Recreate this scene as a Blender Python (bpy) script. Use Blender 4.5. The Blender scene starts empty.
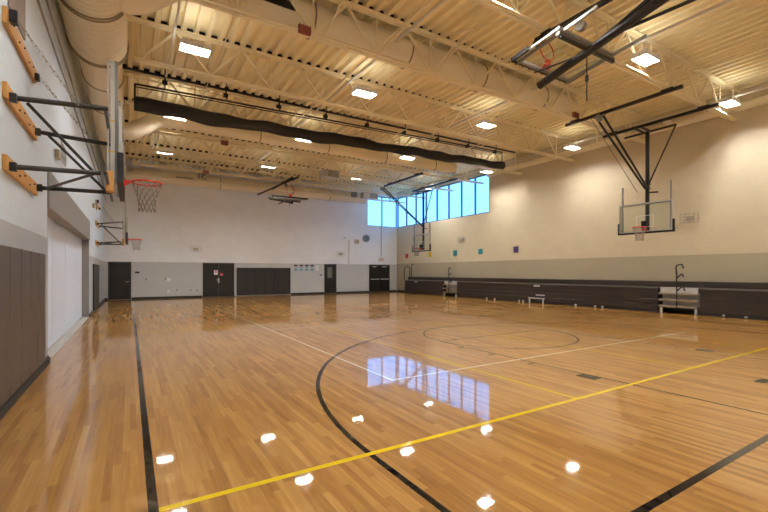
import bpy, math, random
from mathutils import Vector, Matrix
random.seed(7)
S = bpy.context.scene
COL = S.collection
PI = math.pi

# ------------------------------------------------------------------ materials
def newmat(name):
    m = bpy.data.materials.new(name); m.use_nodes = True
    nt = m.node_tree
    return m, nt, nt.nodes, nt.links, nt.nodes['Principled BSDF']

def lin(c):
    return tuple((x/12.92 if x <= .04045 else ((x+.055)/1.055)**2.4) for x in [v/255 for v in c])

def pm(name, rgb, rough=.5, metal=0., var=.08, scale=6., bump=0., coat=0., spec=.5):
    """plain procedural material: base colour with mild noise variation"""
    m, nt, N, L, b = newmat(name)
    c = lin(rgb)
    tc = N.new('ShaderNodeTexCoord'); no = N.new('ShaderNodeTexNoise')
    no.inputs['Scale'].default_value = scale; no.inputs['Detail'].default_value = 4
    L.new(tc.outputs['Object'], no.inputs['Vector'])
    mx = N.new('ShaderNodeMix'); mx.data_type = 'RGBA'
    mx.inputs[6].default_value = tuple(x*(1-var) for x in c)+(1,)
    mx.inputs[7].default_value = tuple(min(1, x*(1+var)) for x in c)+(1,)
    L.new(no.outputs['Fac'], mx.inputs[0]); L.new(mx.outputs[2], b.inputs['Base Color'])
    b.inputs['Roughness'].default_value = rough; b.inputs['Metallic'].default_value = metal
    b.inputs['Coat Weight'].default_value = coat; b.inputs['Specular IOR Level'].default_value = spec
    if bump:
        bp = N.new('ShaderNodeBump'); bp.inputs['Strength'].default_value = bump; bp.inputs['Distance'].default_value = .01
        L.new(no.outputs['Fac'], bp.inputs['Height']); L.new(bp.outputs[0], b.inputs['Normal'])
    return m

def math_node(N, L, op, a, b=None, c=None):
    n = N.new('ShaderNodeMath'); n.operation = op
    for i, v in enumerate((a, b, c)):
        if v is None: continue
        if isinstance(v, (int, float)): n.inputs[i].default_value = v
        else: L.new(v, n.inputs[i])
    return n.outputs[0]

def wall_mat(name, axis, zband, white=(205, 203, 196), grey=(150, 147, 140), vert=1.22):
    """painted block wall: grey dado below zband, off-white above, faint block courses"""
    m, nt, N, L, b = newmat(name)
    tc = N.new('ShaderNodeTexCoord'); sp = N.new('ShaderNodeSeparateXYZ')
    L.new(tc.outputs['Object'], sp.inputs[0])
    gt = math_node(N, L, 'GREATER_THAN', sp.outputs['Z'], zband)
    mx = N.new('ShaderNodeMix'); mx.data_type = 'RGBA'
    mx.inputs[6].default_value = lin(grey)+(1,); mx.inputs[7].default_value = lin(white)+(1,)
    L.new(gt, mx.inputs[0])
    cb = N.new('ShaderNodeCombineXYZ')
    L.new(sp.outputs['X' if axis == 'x' else 'Y'], cb.inputs[0]); L.new(sp.outputs['Z'], cb.inputs[1])
    br = N.new('ShaderNodeTexBrick'); br.inputs['Scale'].default_value = 1
    br.inputs['Brick Width'].default_value = .406; br.inputs['Row Height'].default_value = .203
    br.inputs['Mortar Size'].default_value = .006; br.inputs['Mortar Smooth'].default_value = .4
    br.inputs['Color1'].default_value = (1, 1, 1, 1); br.inputs['Color2'].default_value = (.965, .965, .965, 1)
    br.inputs['Mortar'].default_value = (.93, .93, .93, 1)
    L.new(cb.outputs[0], br.inputs['Vector'])
    no = N.new('ShaderNodeTexNoise'); no.inputs['Scale'].default_value = 1.3; no.inputs['Detail'].default_value = 5
    L.new(tc.outputs['Object'], no.inputs['Vector'])
    mr = N.new('ShaderNodeMapRange'); mr.inputs['To Min'].default_value = .94; mr.inputs['To Max'].default_value = 1.05
    L.new(no.outputs['Fac'], mr.inputs['Value'])
    m1 = N.new('ShaderNodeMix'); m1.data_type = 'RGBA'; m1.blend_type = 'MULTIPLY'; m1.inputs[0].default_value = 1
    L.new(mx.outputs[2], m1.inputs[6]); L.new(br.outputs['Color'], m1.inputs[7])
    m2 = N.new('ShaderNodeMix'); m2.data_type = 'RGBA'; m2.blend_type = 'MULTIPLY'; m2.inputs[0].default_value = 1
    L.new(m1.outputs[2], m2.inputs[6]); L.new(mr.outputs[0], m2.inputs[7])
    L.new(m2.outputs[2], b.inputs['Base Color'])
    b.inputs['Roughness'].default_value = .55
    bp = N.new('ShaderNodeBump'); bp.inputs['Strength'].default_value = .25; bp.inputs['Distance'].default_value = .004
    L.new(br.outputs['Fac'], bp.inputs['Height']); bp.invert = True
    L.new(bp.outputs[0], b.inputs['Normal'])
    return m

def floor_mat():
    m, nt, N, L, b = newmat('varnished_maple')
    tc = N.new('ShaderNodeTexCoord'); sp = N.new('ShaderNodeSeparateXYZ')
    L.new(tc.outputs['Object'], sp.inputs[0])
    W = .057
    row = math_node(N, L, 'FLOOR', math_node(N, L, 'DIVIDE', sp.outputs['X'], W))
    wn = N.new('ShaderNodeTexWhiteNoise'); wn.noise_dimensions = '1D'; L.new(row, wn.inputs['W'])
    yy = math_node(N, L, 'ADD', sp.outputs['Y'], math_node(N, L, 'MULTIPLY', wn.outputs['Value'], 7.3))
    cb = N.new('ShaderNodeCombineXYZ'); L.new(yy, cb.inputs[0]); L.new(sp.outputs['X'], cb.inputs[1])
    br = N.new('ShaderNodeTexBrick'); br.inputs['Scale'].default_value = 1; br.offset = 0
    br.inputs['Brick Width'].default_value = .9; br.inputs['Row Height'].default_value = W
    br.inputs['Mortar Size'].default_value = .0006; br.inputs['Mortar Smooth'].default_value = .2
    br.inputs['Color1'].default_value = (0, 0, 0, 1); br.inputs['Color2'].default_value = (1, 1, 1, 1)
    br.inputs['Mortar'].default_value = (.2, .2, .2, 1)
    L.new(cb.outputs[0], br.inputs['Vector'])
    # grain, stretched along the boards
    mp = N.new('ShaderNodeMapping'); mp.inputs['Scale'].default_value = (38, 2.2, 1)
    L.new(tc.outputs['Object'], mp.inputs[0])
    no = N.new('ShaderNodeTexNoise'); no.inputs['Scale'].default_value = 1; no.inputs['Detail'].default_value = 5
    L.new(mp.outputs[0], no.inputs['Vector'])
    big = N.new('ShaderNodeTexNoise'); big.inputs['Scale'].default_value = .45; big.inputs['Detail'].default_value = 3
    L.new(tc.outputs['Object'], big.inputs['Vector'])
    bw = N.new('ShaderNodeRGBToBW'); L.new(br.outputs['Color'], bw.inputs[0])
    f = math_node(N, L, 'ADD', math_node(N, L, 'MULTIPLY', bw.outputs[0], .4), math_node(N, L, 'MULTIPLY', no.outputs['Fac'], .58))
    f = math_node(N, L, 'ADD', f, math_node(N, L, 'MULTIPLY', math_node(N, L, 'SUBTRACT', big.outputs['Fac'], .5), .35))
    rp = N.new('ShaderNodeValToRGB')
    e = rp.color_ramp.elements
    e[0].position = .0; e[0].color = lin((108, 71, 28))+(1,)
    e[1].position = 1.; e[1].color = lin((196, 152, 88))+(1,)
    k = e.new(.3); k.color = lin((142, 98, 44))+(1,)
    k = e.new(.65); k.color = lin((167, 122, 62))+(1,)
    L.new(f, rp.inputs[0]); L.new(rp.outputs[0], b.inputs['Base Color'])
    b.inputs['Roughness'].default_value = .4; b.inputs['Specular IOR Level'].default_value = .05
    b.inputs['Coat Weight'].default_value = .75; b.inputs['Coat Roughness'].default_value = .035
    b.inputs['Coat IOR'].default_value = 2.05
    # slight waviness of the varnish, board by board
    mp2 = N.new('ShaderNodeMapping'); mp2.inputs['Scale'].default_value = (9, 1.6, 1)
    L.new(tc.outputs['Object'], mp2.inputs[0])
    n2 = N.new('ShaderNodeTexNoise'); n2.inputs['Scale'].default_value = 1; n2.inputs['Detail'].default_value = 2
    L.new(mp2.outputs[0], n2.inputs['Vector'])
    bp = N.new('ShaderNodeBump'); bp.inputs['Strength'].default_value = 1; bp.inputs['Distance'].default_value = .0004
    L.new(n2.outputs['Fac'], bp.inputs['Height'])
    L.new(bp.outputs[0], b.inputs['Coat Normal'])
    return m, bp

def line_mat(name, rgb):
    m = pm(name, rgb, .7, var=.06, coat=1., spec=0.)
    b = m.node_tree.nodes['Principled BSDF']
    b.inputs['Coat Roughness'].default_value = .04; b.inputs['Coat IOR'].default_value = 1.5
    return m

def emis(name, rgb, strength):
    m, nt, N, L, b = newmat(name)
    b.inputs['Base Color'].default_value = (.8, .8, .8, 1)
    b.inputs['Emission Color'].default_value = rgb+(1,)
    b.inputs['Emission Strength'].default_value = strength
    return m

def glass_mat(name, tint, gloss_rough=.02, alpha_dark=0.):
    m, nt, N, L, b = newmat(name)
    N.remove(b); out = [n for n in N if n.type == 'OUTPUT_MATERIAL'][0]
    tr = N.new('ShaderNodeBsdfTransparent'); tr.inputs[0].default_value = tint+(1,)
    gl = N.new('ShaderNodeBsdfGlossy'); gl.inputs['Roughness'].default_value = gloss_rough
    mx = N.new('ShaderNodeMixShader'); mx.inputs[0].default_value = .05; L.new(tr.outputs[0], mx.inputs[1]); L.new(gl.outputs[0], mx.inputs[2])
    L.new(mx.outputs[0], out.inputs[0])
    return m

def net_mat():
    """open weave curtain mesh: fine grid of dark threads, holes are transparent"""
    m, nt, N, L, b = newmat('open_mesh_fabric')
    out = [n for n in N if n.type == 'OUTPUT_MATERIAL'][0]
    b.inputs['Base Color'].default_value = (.03, .03, .03, 1); b.inputs['Roughness'].default_value = .8
    tr = N.new('ShaderNodeBsdfTransparent')
    tc = N.new('ShaderNodeTexCoord'); ck = N.new('ShaderNodeTexNoise'); ck.inputs['Scale'].default_value = 300
    L.new(tc.outputs['Object'], ck.inputs['Vector'])
    g = math_node(N, L, 'GREATER_THAN', ck.outputs['Fac'], .63)
    mx = N.new('ShaderNodeMixShader'); L.new(g, mx.inputs[0]); L.new(tr.outputs[0], mx.inputs[1]); L.new(b.outputs[0], mx.inputs[2])
    L.new(mx.outputs[0], out.inputs[0])
    return m

M = {}
M['floor'], FLOORBUMP = floor_mat()
M['l_black'] = line_mat('court_paint_black', (22, 21, 22))
M['l_yellow'] = line_mat('court_paint_yellow', (206, 176, 30))
M['l_white'] = line_mat('court_paint_white', (214, 196, 168))
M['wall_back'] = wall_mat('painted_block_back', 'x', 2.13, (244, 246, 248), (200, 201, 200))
M['wall_left'] = wall_mat('painted_block_left', 'y', 2.13, (216, 230, 242), (176, 182, 188))  # cool daylight cast put into the left wall colours
M['wall_right'] = wall_mat('painted_block_right', 'y', 2.2, (216, 202, 172), (180, 168, 142))  # warm lamp cast put into the right wall colours
M['deck'] = pm('cream_painted_deck', (250, 236, 194), .5, var=.04, scale=2)
M['steel_cream'] = pm('cream_painted_steel', (242, 229, 192), .45, var=.05)
M['duct'] = pm('cream_painted_duct', (236, 224, 196), .4, var=.03, scale=2)
M['duct_dark'] = pm('duct_joint_band', (150, 134, 104), .5)
M['closure'] = pm('dark_flute_closure', (38, 32, 24), .9)
M['grey_steel'] = pm('galvanised_steel', (150, 150, 145), .35, .6)
M['silver'] = pm('satin_aluminium', (196, 194, 188), .35, .5)
M['black_steel'] = pm('black_powder_coated_steel', (26, 25, 26), .35)
M['black_pad'] = pm('black_foam_padding', (22, 22, 24), .55)
M['red'] = pm('orange_red_steel', (214, 42, 28), .35)
M['wood'] = pm('pine_board', (206, 152, 84), .55, var=.25, scale=9)
M['net'] = pm('white_nylon_cord', (150, 140, 130), .8)
M['white'] = pm('white_enamel', (232, 232, 230), .4)
M['offwhite'] = pm('offwhite_plastic', (218, 214, 202), .45)
M['door_dark'] = pm('dark_bronze_door', (27, 23, 22), .38)
M['door_frame'] = pm('dark_door_frame', (34, 31, 30), .4)
M['pad_vinyl'] = pm('charcoal_brown_vinyl', (84, 72, 66), .42, var=.05)
M['pad_dark'] = pm('dark_vinyl', (38, 34, 34), .45, var=.05)
M['base'] = pm('black_rubber_base', (26, 28, 30), .5)
M['header'] = pm('grey_painted_steel_hood', (136, 134, 132), .5)
M['curtain_white'] = pm('white_coiling_door', (218, 230, 248), .5, var=.02)
M['concrete'] = pm('pale_concrete', (168, 165, 160), .7)
M['vinyl_black'] = pm('black_curtain_vinyl', (26, 24, 22), .6, var=.2, scale=3, bump=.6)
M['mesh'] = net_mat()
M['bleach'] = pm('dark_brown_bleacher', (50, 40, 33), .42, var=.15, scale=3)
M['bleach_top'] = pm('bleacher_deck_edge', (120, 116, 106), .5)
M['bleach_base'] = pm('bleacher_skirt', (32, 32, 34), .5)
M['steel_step'] = pm('pale_steel_step', (196, 196, 192), .4)
M['step_edge'] = pm('tan_step_nosing', (150, 134, 112), .5)
M['board_glass'] = glass_mat('backboard_glass', (.93, .96, .94))
M['win_glass'] = glass_mat('window_glass', (.97, .98, .98))
M['mullion'] = pm('blue_grey_mullion', (72, 96, 122), .4)
M['lens'] = emis('led_lens', (1., .995, .96), 345.)
M['uplens'] = emis('led_uplight_lens', (1., .99, .95), 9.)  # glow added on the lamp tops to brighten the ceiling
M['redbox'] = pm('oxide_red_box', (140, 70, 56), .5)
M['signred'] = pm('sign_red', (190, 40, 50), .5)
M['teal'] = pm('teal_panel', (40, 150, 155), .6)
M['purple'] = pm('purple_panel', (86, 62, 120), .6)
M['yel'] = pm('yellow_panel', (214, 180, 40), .6)
M['blue'] = pm('poster_blue', (120, 166, 186), .6)
M['navy'] = pm('poster_navy', (52, 54, 74), .6)
M['clock'] = pm('clock_grey_face', (120, 132, 140), .5)
M['taupe'] = pm('taupe_panel', (150, 138, 130), .8)
M['tan'] = pm('tan_plate', (180, 168, 140), .6)
M['doorlite'] = glass_mat('door_lite_glass', (.5, .55, .5), .05)
M['bar_pane'] = pm('frosted_lite', (120, 126, 122), .15)

# ------------------------------------------------------------------ mesh builder
LOC = {}
class MB:
    def __init__(s): s.v = []; s.f = []; s.mi = []; s.sm = []; s.k = 0; s.smooth = False
    def add(s, vs, fs):
        o = len(s.v); s.v += [tuple(v) for v in vs]
        for f in fs:
            s.f.append([i+o for i in f]); s.mi.append(s.k); s.sm.append(s.smooth)
        return s
    def box(s, x0, x1, y0, y1, z0, z1):
        vs = [(x, y, z) for x in (x0, x1) for y in (y0, y1) for z in (z0, z1)]
        return s.add(vs, [(0, 1, 3, 2), (4, 6, 7, 5), (0, 4, 5, 1), (2, 3, 7, 6), (0, 2, 6, 4), (1, 5, 7, 3)])
    def bev(s, x0, x1, y0, y1, z0, z1, b=.01):
        """box with chamfered edges"""
        X = (x0, x1); Y = (y0, y1); Z = (z0, z1); vs = []; ix = {}
        for i in (0, 1):
            for j in (0, 1):
                for k in (0, 1):
                    dx = b*(1-2*i); dy = b*(1-2*j); dz = b*(1-2*k)
                    ix[i, j, k] = len(vs)
                    vs += [(X[i], Y[j]+dy, Z[k]+dz), (X[i]+dx, Y[j], Z[k]+dz), (X[i]+dx, Y[j]+dy, Z[k])]
        I = lambda i, j, k, a: ix[i, j, k]+a
        fs = []
        for i in (0, 1): fs.append([I(i, 0, 0, 0), I(i, 1, 0, 0), I(i, 1, 1, 0), I(i, 0, 1, 0)])
        for j in (0, 1): fs.append([I(0, j, 0, 1), I(1, j, 0, 1), I(1, j, 1, 1), I(0, j, 1, 1)])
        for k in (0, 1): fs.append([I(0, 0, k, 2), I(1, 0, k, 2), I(1, 1, k, 2), I(0, 1, k, 2)])
        for i in (0, 1):
            for j in (0, 1): fs.append([I(i, j, 0, 0), I(i, j, 1, 0), I(i, j, 1, 1), I(i, j, 0, 1)])
            for k in (0, 1): fs.append([I(i, 0, k, 0), I(i, 1, k, 0), I(i, 1, k, 2), I(i, 0, k, 2)])
        for j in (0, 1):
            for k in (0, 1): fs.append([I(0, j, k, 1), I(1, j, k, 1), I(1, j, k, 2), I(0, j, k, 2)])
        for i in (0, 1):
            for j in (0, 1):
                for k in (0, 1): fs.append([I(i, j, k, 0), I(i, j, k, 1), I(i, j, k, 2)])
        return s.add(vs, fs)
    def frame(s, d):
        d = Vector(d).normalized()
        u = Vector((0, 0, 1)) if abs(d.z) < .9 else Vector((0, 1, 0))
        a = d.cross(u).normalized(); b = a.cross(d).normalized()
        return a, b
    def bar(s, p, q, w, h):
        p = Vector(p); q = Vector(q); a, b = s.frame(q-p)
        vs = []
        for c in (p, q):
            for sa, sb in ((-1, -1), (1, -1), (1, 1), (-1, 1)): vs.append(c+a*sa*w/2+b*sb*h/2)
        return s.add(vs, [(0, 1, 2, 3), (7, 6, 5, 4), (0, 4, 5, 1), (1, 5, 6, 2), (2, 6, 7, 3), (3, 7, 4, 0)])
    def tube(s, pts, r, n=8, closed=False, cap=True):
        pts = [Vector(p) for p in pts]; m = len(pts); sm = s.smooth
        if n >= 8: s.smooth = True
        rs = r if isinstance(r, (list, tuple)) else [r]*m
        vs = []; pa = None
        for i, p in enumerate(pts):
            if closed: d = pts[(i+1) % m]-pts[i-1]
            elif i == 0: d = pts[1]-p
            elif i == m-1: d = p-pts[i-1]
            else: d = (pts[i+1]-p).normalized()+(p-pts[i-1]).normalized()
            if d.length < 1e-9: d = Vector((0, 0, 1))
            if pa is None: a, b = s.frame(d)
            else:
                d = d.normalized(); a = (pa-d*pa.dot(d)).normalized(); b = a.cross(d)
            pa = a
            for k in range(n):
                t = 2*PI*k/n; vs.append(p+(a*math.cos(t)+b*math.sin(t))*rs[i])
        fs = []
        for i in range(m if closed else m-1):
            j = (i+1) % m
            for k in range(n):
                l = (k+1) % n; fs.append((i*n+k, i*n+l, j*n+l, j*n+k))
        s.add(vs, fs)
        if not closed and cap:
            s.smooth = False
            s.add([vs[k] for k in range(n)], [list(range(n))[::-1]]); s.add([vs[(m-1)*n+k] for k in range(n)], [list(range(n))])
        s.smooth = sm
        return s
    def ring(s, c, R, r, ax='z', n=28, k=8):
        pts = []
        for i in range(n):
            t = 2*PI*i/n; a, b = R*math.cos(t), R*math.sin(t)
            o = {'z': (a, b, 0), 'x': (0, a, b), 'y': (a, 0, b)}[ax]
            pts.append(Vector(c)+Vector(o))
        return s.tube(pts, r, k, closed=True)
    def build(s, name, mat, parent=None):
        me = bpy.data.meshes.new(name)
        o0 = Vector((0, 0, 0))
        if parent is not None: o0 = LOC[parent.name]
        me.from_pydata([tuple(Vector(v)-o0) for v in s.v], [], s.f)
        mats = mat if isinstance(mat, (list, tuple)) else [mat]
        for m in mats: me.materials.append(m)
        for p, mi, sm in zip(me.polygons, s.mi, s.sm): p.material_index = mi; p.use_smooth = sm
        me.validate(); me.update()
        ob = bpy.data.objects.new(name, me); COL.objects.link(ob)
        if parent is not None: ob.parent = parent
        LOC[ob.name] = o0
        return ob

def thing(name, loc, label, cat, group=None):
    o = bpy.data.objects.new(name, None); COL.objects.link(o)
    o.location = loc; o.empty_display_size = .1
    LOC[o.name] = Vector(loc)
    o['label'] = label; o['category'] = cat
    if group: o['group'] = group
    return o
def tag(o, label, cat, group=None, kind=None):
    o['label'] = label; o['category'] = cat
    if group: o['group'] = group
    if kind: o['kind'] = kind
    return o
def struct(o, label=None):
    o['kind'] = 'structure'
    o['label'] = label or o.name.replace('_', ' '); o['category'] = o.name.split('_')[0].split('.')[0]
    return o
def emptystruct(name, loc, label):
    o = bpy.data.objects.new(name, None); COL.objects.link(o); o.location = loc; LOC[o.name] = Vector(loc)
    return struct(o, label)
def recenter(o):
    """put a one-mesh thing's origin at its base centre"""
    me = o.data; vs = [v.co.copy() for v in me.vertices]
    c = Vector(((min(v.x for v in vs)+max(v.x for v in vs))/2, (min(v.y for v in vs)+max(v.y for v in vs))/2, min(v.z for v in vs)))
    me.transform(Matrix.Translation(-c)); o.location = c; LOC[o.name] = c
    return o
def copy_tree(o, loc, label=None):
    kids = {}
    for x in bpy.data.objects:
        if x.parent: kids.setdefault(x.parent.name, []).append(x)
    def rec(x, par):
        c = x.copy(); COL.objects.link(c)
        if par: c.parent = par
        for k in kids.get(x.name, []): rec(k, c)
        return c
    r = rec(o, None); r.location = loc
    if label: r['label'] = label
    return r

# ------------------------------------------------------------------ room dimensions (metres)
XL, XR, YF, YB, ZD = -1.2, 18.1, -1.5, 27.4, 7.86
ORD = ['first', 'second', 'third', 'fourth', 'fifth', 'sixth', 'seventh', 'eighth', 'ninth', 'tenth', 'eleventh', 'twelfth', 'thirteenth', 'fourteenth', 'fifteenth', 'sixteenth']

# floor with its painted court lines (paint is part of the floor)
fl = MB(); fl.box(-1.6, XR+.3, YF-.3, YB+.3, -.12, 0)
def quad(x0, x1, y0, y1, z): fl.add([(x0, y0, z), (x1, y0, z), (x1, y1, z), (x0, y1, z)], [(0, 1, 2, 3)])
def arc(cx, cy, r, w, a0, a1, z, n=72):
    vs = []
    for i in range(n+1):
        t = a0+(a1-a0)*i/n
        vs += [(cx+(r-w/2)*math.cos(t), cy+(r-w/2)*math.sin(t), z), (cx+(r+w/2)*math.cos(t), cy+(r+w/2)*math.sin(t), z)]
    fl.add(vs, [(2*i, 2*i+1, 2*i+3, 2*i+2) for i in range(n)])
CX = 7.72
fl.k = 1   # black basketball lines
quad(.10, .16, 1.38, YB-.03, .001)                       # left sideline
quad(CX+7.62-.03, CX+7.62+.03, 1.38, 26.7, .001)         # right sideline
quad(.10, CX+7.65, 1.37, 1.43, .0012)                    # near baseline
for s in (1, -1):
    yb = 1.4 if s == 1 else 26.7; yr = yb+s*1.6; yf = yb+s*5.79
    a0, a1 = (0, PI) if s == 1 else (PI, 2*PI)
    arc(CX, yr, 5.98, .055, a0, a1, .0010)
    for q in (-1, 1): quad(CX+q*5.98-.0275, CX+q*5.98+.0275, min(yb, yr), max(yb, yr), .0010)
    for q in (-1, 1):
        quad(CX+q*1.83-.018, CX+q*1.83+.018, min(yb, yf), max(yb, yf), .0009)
        for d, l in ((2.05, .3), (3.2, .05), (4.1, .05), (4.95, .05)):
            if q == 1 and d > 2.1: pass
            y0 = yb+s*d; y1 = yb+s*(d+l)
            x0 = CX+q*1.85; x1 = CX+q*(1.85+(.2 if l > .1 else .17))
            quad(min(x0, x1), max(x0, x1), min(y0, y1), max(y0, y1), .0011)
    quad(CX-1.83, CX+1.83, yf-.018, yf+.018, .0009)
    arc(CX, yf, 1.81, .036, 0, 2*PI, .0008)
quad(CX-.2, CX+.12, 2.1, 2.22, .001)
arc(CX, 14.05, 1.81, .05, 0, 2*PI, .001)
quad(.13, CX+7.62, 14.02, 14.08, .0013)
fl.k = 2   # yellow cross-court lines
for y in (3.05, 12.19): quad(.16, 15.3, y-.028, y+.028, .0016)
for x in (4.66, 7.74, 10.8): quad(x-.022, x+.022, 3.07, 12.17, .0015)
for x in (4.66, 10.8): quad(x-.022, x+.022, 16.0, 25.1, .0015)
fl.k = 3   # white volleyball lines
for x in (3.2, 12.2): quad(x-.022, x+.022, 4.94, 22.98, .0018)
for y in (4.96, 22.96): quad(3.2, 12.2, y-.022, y+.022, .0019)
for y in (10.96, 16.96): quad(3.2, 12.2, y-.022, y+.022, .0019)
struct(fl.build('floor', [M['floor'], M['l_black'], M['l_yellow'], M['l_white']]), 'glossy maple gym floor with painted court lines')

# walls
ZT = 8.05
w = MB()
w.box(XL-.35, 15.4, YB, YB+.3, 0, ZT); w.box(15.4, XR+.3, YB, YB+.3, 0, 5.08); w.box(15.4, XR+.3, YB, YB+.3, 7.42, ZT)
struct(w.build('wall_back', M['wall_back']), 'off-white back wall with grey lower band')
w = MB()
w.box(XR, XR+.3, YF, 17.5, 0, ZT); w.box(XR, XR+.3, 17.5, YB, 0, 5.08); w.box(XR, XR+.3, 17.5, YB, 7.42, ZT)
struct(w.build('wall_right', M['wall_right']), 'right wall tinted with warm light above the bleachers')
w = MB()
w.box(XL-.35, XL, YF, 8.98, 0, ZT); w.box(XL-.35, XL, 17.4, YB, 0, ZT); w.box(XL-.35, XL, 8.98, 17.4, 3.3, ZT); w.box(XL-.35, XL-.24, 8.98, 17.4, 0, 3.3)
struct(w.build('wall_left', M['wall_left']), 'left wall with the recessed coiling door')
w = MB(); w.box(XL-.35, XR+.3, YF-.3, YF, 0, ZT)
struct(w.build('wall_front', M['wall_back']), 'wall behind the viewpoint')

# roof deck: deep corrugated sheet, flutes run towards the back wall
d = MB(); x = XL-.35; prof = []
while x < XR+.3:
    prof += [(x, ZD), (x+.1, ZD), (x+.125, ZD+.125), (x+.275, ZD+.125)]; x += .3
prof.append((x, ZD))
n = len(prof); vs = [(a, YF-.3, b) for a, b in prof]+[(a, YB+.3, b) for a, b in prof]
vs += [(prof[0][0], YF-.3, ZD+.25), (prof[-1][0], YF-.3, ZD+.25), (prof[0][0], YB+.3, ZD+.25), (prof[-1][0], YB+.3, ZD+.25)]
fs = [(i, i+1, n+i+1, n+i) for i in range(n-1)]+[(2*n, 2*n+2, 2*n+3, 2*n+1)]
d.add(vs, fs)
struct(d.build('ceiling', M['deck']), 'cream corrugated steel roof deck')

# baseboards
w = MB(); 
for a, b in ((XL, -1.05), (.08, 3.78), (9.40, 11.84), (12.82, 15.53), (17.42, 18.05)): w.box(a, b, YB-.012, YB, 0, .11)
struct(w.build('baseboard_back', M['base']))
w = MB(); w.box(XL, XL+.045, YF, 8.96, 0, .1); w.box(XL, XL+.03, YF, 8.96, .1, .13)
w.box(XL, XL+.02, 17.42, YB-.02, 0, .11)
struct(w.build('baseboard_left', M['base']))
w = MB(); w.box(XR-.012, XR, YF, YB-.02, 0, .11); struct(w.build('baseboard_right', M['base']))

# corner windows
def window(name, label, axis, a0, a1, nb):
    root = emptystruct(name, (XR+.1, a0, 5.08) if axis == 'y' else (a0, YB+.1, 5.08), label)
    f = MB(); z0, z1 = 5.08, 7.42; t = .055
    def bx(a, b, c, e, dd=.12):
        if axis == 'y': f.box(XR+.04, XR+.04+dd, a, b, c, e)
        else: f.box(a, b, YB+.04, YB+.04+dd, c, e)
    bx(a0, a1, z0, z0+.05); bx(a0, a1, z1-.06, z1)
    for i in range(nb+1):
        p = a0+(a1-a0)*i/nb; p = min(max(p, a0+t/2), a1-t/2)
        bx(p-t/2, p+t/2, z0+.05, z1-.06)
    f.build('window_frame', M['mullion'], root)
    for i in range(nb):
        p = a0+(a1-a0)*i/nb; q = a0+(a1-a0)*(i+1)/nb; g = MB()
        if axis == 'y': g.box(XR+.09, XR+.102, p+t/2, q-t/2, z0+.05, z1-.06)
        else: g.box(p+t/2, q-t/2, YB+.09, YB+.102, z0+.05, z1-.06)
        g.build('pane', M['win_glass'], root)
window('window_1', 'two tall panes high on the back wall in the corner', 'x', 15.4, XR+.02, 2)
window('window_2', 'row of tall blue panes high on the right wall', 'y', 17.5, YB+.02, 8)

# coiling door recess on the left wall
r = emptystruct('door_1', (XL-.2, 8.98, 0), 'white coiling door in a recess of the left wall')
m = MB(); m.box(XL-.225, XL-.20, 9.0, 17.38, .03, 2.7)
for i in range(1, 4): m.box(XL-.202, XL-.197, 8.98+i*2.1, 8.98+i*2.1+.02, .05, 2.64)
m.build('door_panel', M['curtain_white'], r)
m = MB(); m.bev(XL-.2, XL+.03, 8.98, 17.4, 2.65, 3.3, .012); m.build('door_hood', M['header'], r)
m = MB(); m.box(XL-.2, XL-.001, 17.36, 17.399, .02, 2.65); m.box(XL-.2, XL-.001, 8.981, 9.02, .02, 2.65); m.build('door_jamb', M['header'], r)
m = MB(); m.box(XL-.24, XL, 9.02, 17.36, 0, .012); m.box(XL-.19, XL-.16, 9.02, 17.36, .012, .035); m.build('door_sill', M['concrete'], r)

# doors in the back wall
def door(name, label, x0, x1, leaves, mat, lite=False, panic=False, z1=2.12):
    r = emptystruct(name, ((x0+x1)/2, YB, 0), label)
    f = MB(); y = YB
    f.box(x0, x0+.05, y-.03, y, 0, z1); f.box(x1-.05, x1, y-.03, y, 0, z1); f.box(x0+.05, x1-.05, y-.03, y, z1-.05, z1)
    f.build('door_frame', M['door_frame'], r)
    lw = (x1-x0-.1)/leaves
    for i in range(leaves):
        a = x0+.05+i*lw; b = a+lw; g = MB(); g.bev(a+.004, b-.004, y-.024, y-.002, .012, z1-.055, .003)
        lf = g.build('door_leaf', mat, r)
        if lite:
            g = MB(); g.box(a+.19, a+.55, y-.027, y-.022, 1.12, 1.9); g.build('door_lite', M['bar_pane'], lf)
        if panic:
            g = MB(); g.bev(a+.06, b-.06, y-.09, y-.04, .96, 1.03, .01); g.box(a+.1, a+.16, y-.045, y-.024, .97, 1.02); g.box(b-.16, b-.1, y-.045, y-.024, .97, 1.02)
            g.build('panic_bar', M['silver'], lf)
            g = MB(); g.bev((a+b)/2-.22, (a+b)/2+.12, y-.08, y-.024, 1.92, 1.98, .006); g.bar(((a+b)/2, y-.06, 1.95), ((a+b)/2+.3, y-.05, 2.05), .02, .015)
            g.build('door_closer', M['silver'], lf)
    return r
dr = door('door_2', 'dark single door beside the left corner', -1.03, .06, 1, M['door_dark'])
m = MB(); m.tube([(-.07, YB-.024, 1.0), (-.07, YB-.08, 1.0), (-.2, YB-.08, 1.0)], .014, 8); m.build('door_handle', M['silver'], dr)
dr = door('door_3', 'dark double door with red and white notices', 3.8, 5.66, 2, M['door_dark'])
m = MB(); m.box(4.68, 4.76, YB-.034, YB-.024, .88, 1.18); m.tube([(4.72, YB-.03, 1.06), (4.72, YB-.08, 1.06), (4.58, YB-.08, 1.06)], .015, 8); m.build('door_handle', M['silver'], dr)
door('door_4', 'narrow dark door with a small glass lite', 11.86, 12.8, 1, M['door_dark'], lite=True)
door('door_5', 'dark double door with panic bars under the exit sign', 15.55, 17.4, 2, M['door_dark'], panic=True)
def wallitem(name, label, cat, mat, x0, x1, z0, z1, t=.012, group=None, y=YB-.024):
    m = MB(); m.bev(x0, x1, y-t, y, z0, z1, min(t, .01)*.4)
    return tag(recenter(m.build(name, mat)), label, cat, group)
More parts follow.
